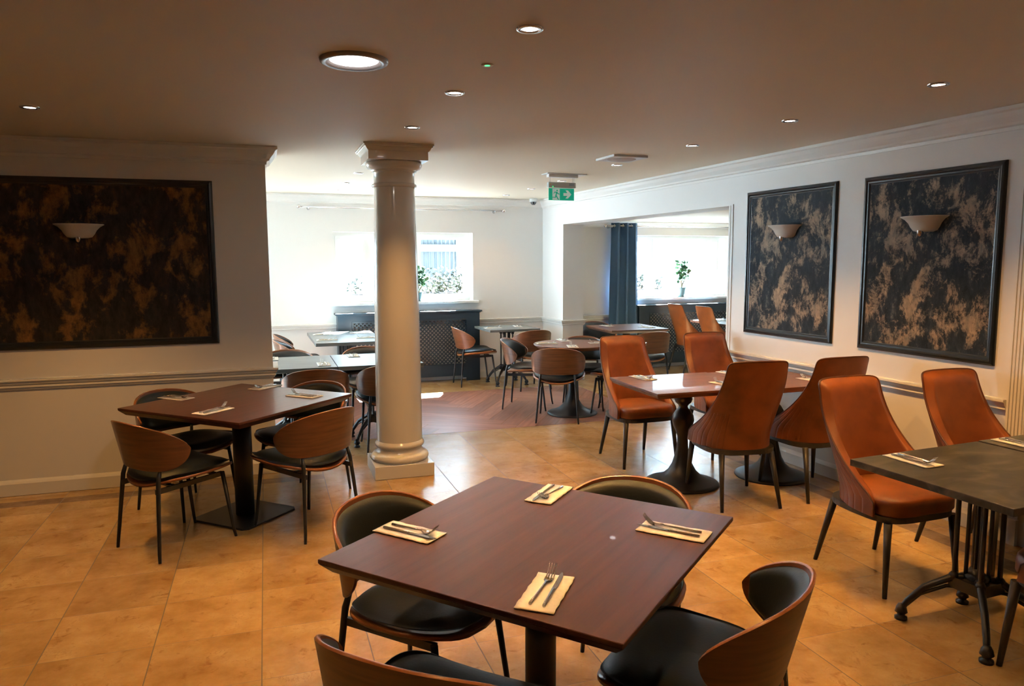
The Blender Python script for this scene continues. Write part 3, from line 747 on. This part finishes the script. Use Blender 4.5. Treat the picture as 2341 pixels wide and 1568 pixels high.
def setting(x, y, dx, dy, where, swap=1, z=TH, jitter=0.0):
    """dx,dy points from the diner to the middle of the table"""
    a = face(dx, dy)+jitter; ca, sa = math.cos(a), math.sin(a)
    def w(lx, ly, h): return (x+lx*ca-ly*sa, y+lx*sa+ly*ca, z+h)
    items = []
    for src, lx, ly, da, h in ((nap0, 0, 0, 0, .0008), (fork0, -.012*swap, .012, -.05*swap, .0012), (knife0, .018*swap, .008, .03*swap, .0012)):
        o = src if first[0] else src.copy()
        if not first[0]: C.objects.link(o)
        o.location = w(lx, ly, h); o.rotation_euler = (0, 0, a+da); items.append(o)
    first[0] = False
    tag(items[0], 'folded paper napkin under cutlery '+where, 'napkin', 'place setting napkins')
    tag(items[1], 'steel fork on the napkin '+where, 'fork', 'place setting forks')
    tag(items[2], 'steel knife on the napkin '+where, 'knife', 'place setting knives')
S = [
    (.41, 2.30, .65, -.76, 'at the left of the foreground table', 1), (.98, 2.52, -.70, -.71, 'at the far edge of the foreground table', 1),
    (1.22, 2.03, -.66, .75, 'at the right of the foreground table', -1), (.67, 1.75, .60, .80, 'at the near edge of the foreground table', 1),
    (-.575, 5.14, .69, -.72, 'at the far left edge of the left brown table', 1), (-.32, 4.61, .69, .72, 'at the near left edge of the left brown table', 1),
    (-.03, 5.375, -.69, -.72, 'at the far edge of the left brown table', 1), (.21, 4.94, -.72, .69, 'at the right corner of the left brown table', -1),
    (.44, 6.42, 0, 1, 'at the near edge of the left long grey table', 1), (.74, 6.92, 0, -1, 'at the far edge of the right long grey table', 1), (.03, 6.93, 0, -1, 'beside the wall end on the long grey table', 1),
    (.62, 8.40, 1, 0, 'at the near left of the sunlit grey table', 1), (.62, 9.05, 1, 0, 'at the far left of the sunlit grey table', 1), (1.06, 8.50, -1, 0, 'at the near right of the sunlit grey table', 1), (1.06, 9.10, -1, 0, 'at the far right of the sunlit grey table', 1),
    (2.77, 9.15, 1, 0, 'at the left of the small grey table', 1), (3.15, 9.28, -.2, -1, 'at the right of the small grey table', 1),
    (2.78, 7.24, .97, -.1, 'at the left of the round table', 1), (3.06, 7.46, -.05, -1, 'at the far side of the round table', 1), (2.93, 6.90, .3, .95, 'at the near side of the round table', 1), (3.32, 7.09, -1, .1, 'at the right of the round table', -1),
    (4.28, 8.92, .1, -1, 'at the far left of the square table by the curtain', 1), (4.66, 8.52, -.3, 1, 'at the near right of the square table by the curtain', 1),
    (2.63, 4.86, .1, -1, 'at the far left of the joined brown tables', 1), (3.37, 4.83, .1, -1, 'at the far right of the joined brown tables', 1),
    (3.04, 4.42, -.1, 1, 'at the near middle of the joined brown tables', 1), (3.74, 4.36, -.1, 1, 'at the near right of the joined brown tables', 1),
    (2.64, 2.44, .05, -1, 'on the slate table near its left corner', 1), (3.36, 2.50, .05, -1, 'on the slate table at the right edge of the picture', 1),
    (6.10, 9.1, 1, 0, 'on the dark table of the side room', 1)]
for x, y, dx, dy, wh, sw in S: setting(x, y, dx, dy, wh, sw)

# ---------------------------------------------------------------- framed wallpaper panels and wall lamps
def wallp(W, a0, a1, z0, z1, m, label, flip=1):
    c = W((a0+a1)/2, 0, (z0+z1)/2); t = thing('framed_panel', c); tag(t, label, 'wall panel')
    fr = MB(); prof = [(0, 0), (0, .012), (.010, .020), (.022, .022), (.030, .014), (.040, .014), (.046, .008), (.052, .006), (.052, 0)]
    P = []
    for ca, cz, sa, sz in ((a0, z0, 1, 1), (a1, z0, -1, 1), (a1, z1, -1, -1), (a0, z1, 1, -1)):
        P.append([W(ca+sa*p, -h, cz+sz*p)-c for p, h in prof])
    fr.grid(P, smooth=False, closed_u=True); fr.build('frame', m_frame, t)
    pn = MB(); rbox(pn, a0+.045, a1-.045, -.006, -.001, z0+.045, z1-.045, W); pn.xf(lambda v: v-c).build('wallpaper', m, t)
def LW(a, d, z): return Vector((a, LY+d, z))
wallp(LW, -2.05, -.34, 1.02, 2.195, m_art_gold, 'wide black framed panel of golden brown mottled wallpaper on the left wall')
wallp(RW, -.022, .978, 1.0, 2.173, m_art_grey, 'black framed panel of beige and black wallpaper, nearer the opening')
wallp(RW, -1.269, -.266, 1.0, 2.168, m_art_grey, 'black framed panel of beige and black wallpaper, nearer the right edge')
def sconce(pos, outward, label):
    t = thing('wall_lamp', pos, face(outward[0], outward[1])); tag(t, label, 'wall lamp')
    pr = [(.0, 0), (.05, .0), (.078, .008), (.095, .03), (.108, .055), (.130, .078), (.155, .092), (.157, .097), (.150, .097), (.126, .083), (.102, .060), (.088, .034), (.07, .014), (0, .008)]
    MB().lathe(pr, 24, a0=0, a1=PI).xf(lambda v: Vector((v.x, v.y*.9+.008, v.z))).build('lamp_shade', m_glassbowl, t)
    MB().box((0, .006, .045), (.09, .012, .09)).tube([(0, .06, -.028), (0, .06, -.022), (0, .06, -.006), (0, .06, .012)], [.006, .014, .018, .02], 12).build('finial', m_chrome, t, weld=False)
sconce((-1.206, LY-.007, 1.78), (0, -1), 'white glass half bowl wall lamp on the golden left panel')
sconce(RW(.478, -.007, 1.785), -N1, 'white glass half bowl wall lamp on the panel nearer the opening')
sconce(RW(-.775, -.007, 1.785), -N1, 'white glass half bowl wall lamp on the panel at the far right')

# ---------------------------------------------------------------- downlights
def downlight(x, y, label, z=H, r=.043, power=1.0, mled=m_lamp, group='small round ceiling downlights'):
    t = thing('downlight', (x, y, z)); tag(t, label, 'ceiling light', group)
    MB().lathe([(r*.70, -.001), (r*.74, -.006), (r*1.1, -.007), (r*1.16, -.003), (r*1.17, 0)], 28).build('rim', m_chrome, t)
    MB().lathe([(0, -.0022), (r*.72, -.0022)], 28).build('lamp', mled, t)
    if power:
        ld = bpy.data.lights.new('downlight_beam', 'SPOT'); ld.energy = LAMP*power; ld.color = LAMP_COL; ld.spot_size = R(104); ld.spot_blend = .95; ld.shadow_soft_size = .012
        lo = bpy.data.objects.new('downlight_beam', ld); C.objects.link(lo); lo.parent = t; lo.location = (0, 0, -.02)
    return t
for x, y, lb, pw in [(.94, 2.62, 'round ceiling downlight nearest the camera, top middle', 1), (.93, 3.70, 'ceiling downlight right of the large round light', 1), (.91, 4.72, 'ceiling downlight just in front of the column capital', .65),
                 (.88, 7.30, 'ceiling downlight just beyond the column capital', .15), (.86, 8.25, 'second ceiling downlight beyond the column', .2), (.84, 9.12, 'ceiling downlight nearest the back curtain rail', .2),
                 (-1.17, 4.72, 'ceiling downlight at the far left above the golden panel', .85), (3.10, 2.84, 'ceiling downlight nearest the top right', 1), (3.04, 3.83, 'ceiling downlight second from the top right', 1),
                 (3.01, 4.86, 'ceiling downlight third in the right row', 1), (2.98, 6.04, 'ceiling downlight beside the ceiling speaker', .4), (3.02, 7.42, 'ceiling downlight behind the exit sign', .2), (3.0, 8.32, 'faint ceiling downlight left of the exit sign', .2), (2.98, 9.22, 'faint ceiling downlight nearest the back corner', .2)]:
    downlight(x, y, lb, power=pw, mled=m_lamp if y < 7 else m_lamp_far)
for x, y, lb in ((.95, 1.45, 'above the foreground table'), (.95, -.2, 'behind the viewer, middle row'), (-1.17, 2.6, 'left row, beside the viewer'), (-1.17, .5, 'left row, behind the viewer'),
              (3.12, 1.7, 'above the near edge of the slate table'), (3.12, .1, 'right row, behind the viewer'), (-3.2, 4.7, 'far left row, by the left wall'), (-3.2, 2.6, 'far left row, away from the wall')):
    downlight(x, y, 'added ceiling downlight out of view '+lb, power=.55)  # unseen lamps added to brighten the near floor and ceiling
for a_, d_, lb in ((3.45, 1.9, 'left downlight in the side room ceiling'), (2.55, 2.35, 'right downlight in the side room ceiling')):
    p = RW(a_, d_, 0); downlight(p.x, p.y, lb, z=H2, power=.1, mled=m_lamp_far)
t = thing('round_ceiling_light', (.385, 3.24, H)); tag(t, 'large recessed round ceiling light with dark rim', 'ceiling light')
MB().lathe([(.098, -.001), (.102, -.004), (.108, -.012), (.130, -.016), (.140, -.010), (.142, 0)], 48).build('rim', simple('grey_rim', (.22, .20, .19), .35, metal=.4), t)
MB().lathe([(0, -.003), (.099, -.003)], 40).build('lamp', m_lamp, t)
ld = bpy.data.lights.new('round_light_beam', 'AREA'); ld.shape = 'DISK'; ld.size = .19; ld.energy = 5; ld.color = (1, .85, .7)
lo = bpy.data.objects.new('round_light_beam', ld); C.objects.link(lo); lo.parent = t; lo.location = (0, 0, -.02)
t = thing('indicator_light', (.936, 3.147, H)); tag(t, 'tiny green ceiling indicator light', 'indicator')
MB().lathe([(.012, -.004), (.024, -.005), (.027, 0)], 20).build('rim', m_white_pl, t); MB().lathe([(0, -.006), (.012, -.004)], 16).build('lens', m_green_led, t)

# ceiling speaker, exit sign, camera
t = thing('ceiling_speaker', (2.80, 5.59, H), R(3)); tag(t, 'square white ceiling speaker with round grille', 'speaker')
MB().box((0, 0, -.009), (.31, .31, .018)).build('frame', m_white_pl, t, bevel=.003); MB().lathe([(0, -.026), (.10, -.024), (.118, -.018)], 32).build('grille', simple('speaker_mesh', (.5, .46, .42), .7), t)
t = thing('exit_sign', (2.775, 6.83, H), ANG); tag(t, 'green running man exit sign with arrow hanging from the ceiling', 'sign')
MB().box((.03, 0, -.004), (.42, .15, .008)).box((.01, 0, -.021), (.31, .06, .028)).build('mount', m_white_pl, t, weld=False)
for x in (-.12, .12, .135): MB().tube([(x, 0, -.03), (x-.004, 0, -.085)], .0018, 6).build('wire', m_steel, t)
hb = MB().box((0, 0, -.108), (.29, .045, .052)).build('housing', simple('grey_housing', (.50, .54, .52), .4), t, bevel=.004)
MB().lathe([(0, .003), (.005, .002), (.006, 0)], 12).xf(lambda v: Vector((v.x-.10, -v.z-.0225, v.y-.125))).build('green_led', m_green_led, hb)
MB().box((-.125, -.0235, -.103), (.012, .002, .008)).build('orange_sticker', simple('orange', (.8, .35, .05), .5), hb)
MB().box((.10, -.0235, -.101), (.052, .002, .026)).build('rating_label', simple('grey_label', (.30, .38, .44), .5), hb)
pn = MB().box((0, 0, -.1955), (.27, .008, .115)).build('sign_panel', m_sign, t, bevel=.001)
pic = MB()
def poly(mb, pts, y=-.0048, th=.0008):
    n = len(pts); pts = [(x*.001, z*.001-.1955) for x, z in pts]
    mb.add([(x, y, z) for x, z in pts] + [(x, y-th, z) for x, z in pts], [list(range(n)), list(range(2*n-1, n-1, -1))] + [(i, n+i, n+(i+1) % n, (i+1) % n) for i in range(n)])
poly(pic, [(-97, -54), (-20, -54), (-20, 53), (-97, 53)])
poly(pic, [(20, -13), (62, -13), (42, -38), (68, -38), (106, 2), (68, 40), (42, 40), (62, 14), (20, 14)])
pic.build('door_and_arrow', m_sign_w, pn, weld=False)
man = MB()
hd = [(-48+8*math.cos(q*PI/6), 36+8*math.sin(q*PI/6)) for q in range(12)]
for pts in (hd, [(-72, 24), (-48, 24), (-36, 10), (-20, 4), (-20, -1), (-38, 1), (-48, 8), (-54, -10), (-64, -12), (-62, 16), (-72, 16), (-82, 4), (-87, 7), (-76, 24)],
            [(-66, -6), (-52, -6), (-60, -33), (-102, -33), (-104, -26), (-68, -26)], [(-64, -8), (-52, -12), (-28, -50), (-36, -54), (-42, -48), (-60, -16)]):
    poly(man, pts, -.0056, .0006)
man.build('running_man', m_sign, pn, weld=False)
t = thing('security_camera', (3.50, 9.62, H)); tag(t, 'white dome security camera in the back corner of the ceiling', 'security camera')
MB().lathe([(0, 0), (.055, 0), (.055, -.035), (.048, -.045), (0, -.045)], 24).build('housing', m_white_pl, t)
MB().lathe([(0, -.088), (.02, -.084), (.034, -.070), (.040, -.045)], 24).build('dome', m_darkgrey, t)

# ---------------------------------------------------------------- radiator covers
def radiator(b0, b1, ht, label, dep=.17):
    c = BW((b0+b1)/2, -dep/2, 0); t = thing('radiator_cover', c); tag(t, label, 'radiator cover')
    sub = lambda v: v-c
    m = MB(); e = .001
    lw, tz, gz0, gz1 = .19, ht-.03, .24, ht-.13
    rbox(m, b0, b0+lw, -dep, -dep+.018, .0, tz, BW); rbox(m, b1-lw, b1, -dep, -dep+.018, .0, tz, BW)
    rbox(m, b0+lw, b1-lw, -dep, -dep+.018, gz1, tz, BW); rbox(m, b0+lw, b1-lw, -dep, -dep+.018, .075, gz0, BW)
    rbox(m, b0, b0+.018, -dep+.018, -.02, 0, tz, BW); rbox(m, b1-.018, b1, -dep+.018, -.02, 0, tz, BW)
    # beading round the grille
    for q in ((b0+lw-.02, b0+lw, gz0-.02, gz1+.02), (b1-lw, b1-lw+.02, gz0-.02, gz1+.02), (b0+lw, b1-lw, gz1, gz1+.02), (b0+lw, b1-lw, gz0-.02, gz0)):
        rbox(m, q[0], q[1], -dep-.008, -dep, q[2], q[3], BW)
    # shaped feet
    for s_, b in ((1, b0+lw), (-1, b1-lw)):
        rbox(m, min(b, b+s_*.05), max(b, b+s_*.05), -dep, -dep+.018, .045, .075, BW)
    m.xf(sub).build('body', m_radcover, t, weld=False)
    k = MB(); rbox(k, b0-.03, b1+.03, -dep-.03, -.02, ht-.022, ht, BW); rbox(k, b0-.015, b1+.015, -dep-.015, -.02, ht-.032, ht-.022, BW); k.xf(sub).build('shelf', m_radcover, t, weld=False, bevel=.004)
    # diamond lattice
    g = MB(); L0, L1 = b0+lw, b1-lw; hh = gz1-gz0; step = .052; wdt = .0075
    def strip(x0, z0, x1, z1, d):
        dx, dz = x1-x0, z1-z0; l = math.hypot(dx, dz)
        if l < .01: return
        nx, nz = -dz/l*wdt, dx/l*wdt
        pts = [(x0-nx, z0-nz), (x1-nx, z1-nz), (x1+nx, z1+nz), (x0+nx, z0+nz)]
        g.add([BW(a, d, z) for a, z in pts]+[BW(a, d+.003, z) for a, z in pts], [(0, 1, 2, 3), (4, 7, 6, 5), (0, 4, 5, 1), (1, 5, 6, 2), (2, 6, 7, 3), (3, 7, 4, 0)])
    x = L0-hh
    while x < L1:
        s0 = max(0, L0-x); s1 = min(hh, L1-x)
        if s1 > s0:
            strip(x+s0, gz0+s0, x+s1, gz0+s1, -dep+.010); strip(x+s0, gz1-s0, x+s1, gz1-s1, -dep+.006)
        x += step
    g.xf(sub).build('lattice', m_radcover, t, weld=False)
    r = MB(); rbox(r, L0-.05, L1+.05, -.09, -.04, .16, gz1-.06, BW)
    r.xf(sub).build('radiator_panel', m_radcream, t, weld=False)
radiator(bX(.84), bX(2.72), .955, 'black radiator cover with diamond lattice under the window behind the column')
radiator(bX(5.18), bX(7.1), .955, 'black radiator cover with lattice in the side room')

# ---------------------------------------------------------------- curtain rails and curtain
def rod(b0, b1, z, d, label, fin='ball'):
    c = BW((b0+b1)/2, d, z); t = thing('curtain_rail', c); tag(t, label, 'curtain rail'); sub = lambda v: v-c
    MB().tube([BW(b0, d, z), BW(b1, d, z)], .010, 10).xf(sub).build('rail', m_chrome, t)
    for b in (b0, b1):
        MB().lathe([(0, -.026), (.015, -.021), (.025, -.008), (.026, .006), (.018, .02), (0, .026)], 16).xf(lambda v: v+BW(b, d, z)-c).build('finial', m_chrome, t)
    for b in (b0+.12, b1-.12):
        MB().tube([BW(b, -.001, z-.012), BW(b, d, z-.012), BW(b, d, z)], [.022, .012, .010], 10).xf(sub).build('bracket', m_chrome, t)
rod(bX(.42), bX(3.11), 2.285, -.08, 'bare chrome curtain rail above the window behind the column')
rod(bX(4.62), bX(7.2), 2.10, -.15, 'chrome curtain rail in the side room carrying the navy curtain')
def curtain():
    b0, b1 = bX(4.72), bX(5.17); c = BW((b0+b1)/2, -.15, 0); t = thing('curtain', c); tag(t, 'navy blue eyelet curtain hanging left of the side room window', 'curtain')
    P = []; n = 61
    for i in range(n):
        q = i/(n-1); row = []
        for j in range(15):
            k = j/14; z = .03+(2.145-.03)*k
            w_ = 1+.22*(1-k)**1.2; ph = q*3.25*2*PI+.5
            b = (b0+b1)/2 + (q-.5)*(b1-b0)*w_ + .010*math.sin(ph*2+.6)
            d = -.15 + .045*math.sin(ph)*(1+.1*math.sin(j*.9+i*.1))
            row.append(BW(b, d, z)-c)
        P.append(row)
    o = MB().grid(P).build('fabric', m_curtain, t); s = o.modifiers.new('s', 'SOLIDIFY'); s.thickness = .004
    for q in (.09, .245, .40, .55, .71, .86):
        p = BW(b0+(b1-b0)*q, -.15, 2.10)-c
        MB().lathe([(.017, -.004), (.027, -.004), (.027, .004), (.017, .004), (.017, -.004)], 16).xf(lambda v: Vector((v.z, v.y, v.x))+p).build('eyelet', m_chrome, t)
curtain()

# ---------------------------------------------------------------- plants
def leaf_cloud(mb, c, rad, n, size, seed, flat=1.0):
    rn = random.Random(seed)
    for _ in range(n):
        d = Vector((rn.gauss(0, 1), rn.gauss(0, 1), rn.gauss(0, 1))).normalized()*rn.random()**.4
        p = Vector(c)+Vector((d.x*rad[0], d.y*rad[1], d.z*rad[2])); s = size*(.6+.8*rn.random())
        a = Vector((rn.uniform(-1, 1), rn.uniform(-1, 1), rn.uniform(-.4, .8))).normalized(); b = a.cross(Vector((rn.uniform(-1, 1), rn.uniform(-1, 1), rn.uniform(-1, 1)))).normalized()
        mb.add([p, p+a*s*.4+b*s*.3, p+a*s*.8+b*s*.26, p+a*s*1.1, p+a*s*.8-b*s*.26, p+a*s*.4-b*s*.3], [(0, 1, 2, 3, 4, 5)])
def potted(x_, b_, d, z0, sc_, label, seed):
    c = BW(b_, d, z0); t = thing('potted_plant', c); tag(t, label, 'plant')
    MB().lathe([(0, 0), (.045, 0), (.052, .012), (.060, .03), (.068, .115), (.072, .125), (.064, .125), (.058, .10), (0, .10)], 24).xf(lambda v: v*sc_).build('pot', m_pot, t)
    MB().tube([(0, 0, .09), (.01, 0, .15), (.0, .01, .2), (.03, 0, .3)], [.013, .012, .009, .005], 7).tube([(.01, 0, .15), (.05, .01, .21), (.08, 0, .30)], [.01, .007, .004], 6).xf(lambda v: v*sc_).build('stem', m_bark, t, weld=False)
    f_ = MB(); leaf_cloud(f_, (.02*sc_, 0, .30*sc_), (.10*sc_, .09*sc_, .12*sc_), 110, .055*sc_, seed); leaf_cloud(f_, (.0, 0, .41*sc_), (.07*sc_, .06*sc_, .08*sc_), 45, .055*sc_, seed+1)
    f_.build('leaves', m_leaf, t, weld=False, fixn=False)
potted(0, bX(6.02), .03, W2[2]+.003, 1.15, 'small leafy potted plant on the side room windowsill', 3)
potted(0, bX(1.93), .02, W1[2]+.003, .95, 'green potted plant on the windowsill mostly behind the column', 5)

# ---------------------------------------------------------------- outside the windows
struct(MB().box((2, 18, -.15), (40, 15.3, .1)).build('ground', m_ground))
t = thing('house', BW(0, 3.4, 0), ANG); tag(t, 'pale rendered house with a curtained window seen through the back window', 'building')
hx = lambda X: bX(X)
ww = (hx(2.55), hx(3.55), 1.10, 2.6)
m = MB()
for b0, b1, z0, z1 in ((-6, ww[0], 0, 3.0), (ww[1], 8, 0, 3.0), (ww[0], ww[1], 0, ww[2]), (ww[0], ww[1], ww[3], 3.0)): m.box(((b0+b1)/2, .15, (z0+z1)/2), (b1-b0, .3, z1-z0))
m.build('facade', m_render_out, t, weld=False)
fw = MB()
for b0, b1, z0, z1 in ((ww[0], ww[0]+.06, ww[2], ww[3]), (ww[1]-.06, ww[1], ww[2], ww[3]), (ww[0], ww[1], ww[2], ww[2]+.06), (ww[0], ww[1], 1.78, 1.90), (ww[0], ww[1], ww[3]-.06, ww[3])): fw.box(((b0+b1)/2, .03, (z0+z1)/2), (b1-b0, .06, z1-z0))
wf = fw.build('window_frame', m_trim, t, weld=False)
cu = MB().grid([[(ww[0]+.06+(ww[1]-ww[0]-.12)*i/80, .12+.02*math.sin(i*.9), z) for z in (ww[2]+.03, ww[3]-.03)] for i in range(81)]).build('net_curtain', m_out_curtain, t)
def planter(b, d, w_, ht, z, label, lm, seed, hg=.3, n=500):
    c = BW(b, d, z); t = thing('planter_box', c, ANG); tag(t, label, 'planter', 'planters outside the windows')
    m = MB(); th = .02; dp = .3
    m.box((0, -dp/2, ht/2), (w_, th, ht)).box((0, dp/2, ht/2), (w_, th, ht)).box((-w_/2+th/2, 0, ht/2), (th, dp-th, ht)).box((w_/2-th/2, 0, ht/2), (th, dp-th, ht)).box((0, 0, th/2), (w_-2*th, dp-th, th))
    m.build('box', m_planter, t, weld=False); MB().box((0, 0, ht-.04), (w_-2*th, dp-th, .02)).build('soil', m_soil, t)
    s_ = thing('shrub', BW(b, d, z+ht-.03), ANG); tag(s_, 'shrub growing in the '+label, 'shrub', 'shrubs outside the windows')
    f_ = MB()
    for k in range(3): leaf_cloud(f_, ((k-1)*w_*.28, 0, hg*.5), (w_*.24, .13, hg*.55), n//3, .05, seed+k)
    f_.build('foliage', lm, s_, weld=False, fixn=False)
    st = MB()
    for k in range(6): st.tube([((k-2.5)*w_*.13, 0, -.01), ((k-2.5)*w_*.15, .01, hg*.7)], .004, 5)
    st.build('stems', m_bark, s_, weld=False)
ln = struct(MB().box((BW(0, .95, 0).x, BW(0, .95, 0).y, .42), (14, .5, .04), ANG).build('trim_9', m_ground), 'low ledge outside the windows')
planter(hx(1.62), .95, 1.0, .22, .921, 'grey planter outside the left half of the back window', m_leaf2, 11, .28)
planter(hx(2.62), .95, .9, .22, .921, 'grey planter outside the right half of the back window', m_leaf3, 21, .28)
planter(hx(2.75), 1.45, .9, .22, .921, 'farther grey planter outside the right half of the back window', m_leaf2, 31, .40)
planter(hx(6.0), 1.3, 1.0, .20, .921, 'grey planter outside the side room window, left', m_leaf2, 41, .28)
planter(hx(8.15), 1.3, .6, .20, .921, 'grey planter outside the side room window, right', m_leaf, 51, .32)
# wall that carries the planters
struct(MB().box((*BW(3, 1.2, 0).xy, .46), (18, .9, .92), ANG).build('wall_garden', m_render_out), 'low garden wall under the planters')
for X, d, w_, lb in ((2.90, .72, .10, 'pale timber post outside the right edge of the back window'), (7.25, 1.0, .12, 'wider pale timber post outside the side room window'), (7.62, 1.0, .06, 'thin pale timber post outside the side room window')):
    c = BW(hx(X), d, 0)
    o = MB().box((0, 0, 1.95), (w_, w_, 2.1)).box((0, 0, .91), (w_+.03, w_+.03, .03)).build('timber_post', m_timber, weld=False, bevel=.004); o.location = c; o.rotation_euler = (0, 0, ANG); tag(o, lb, 'post')
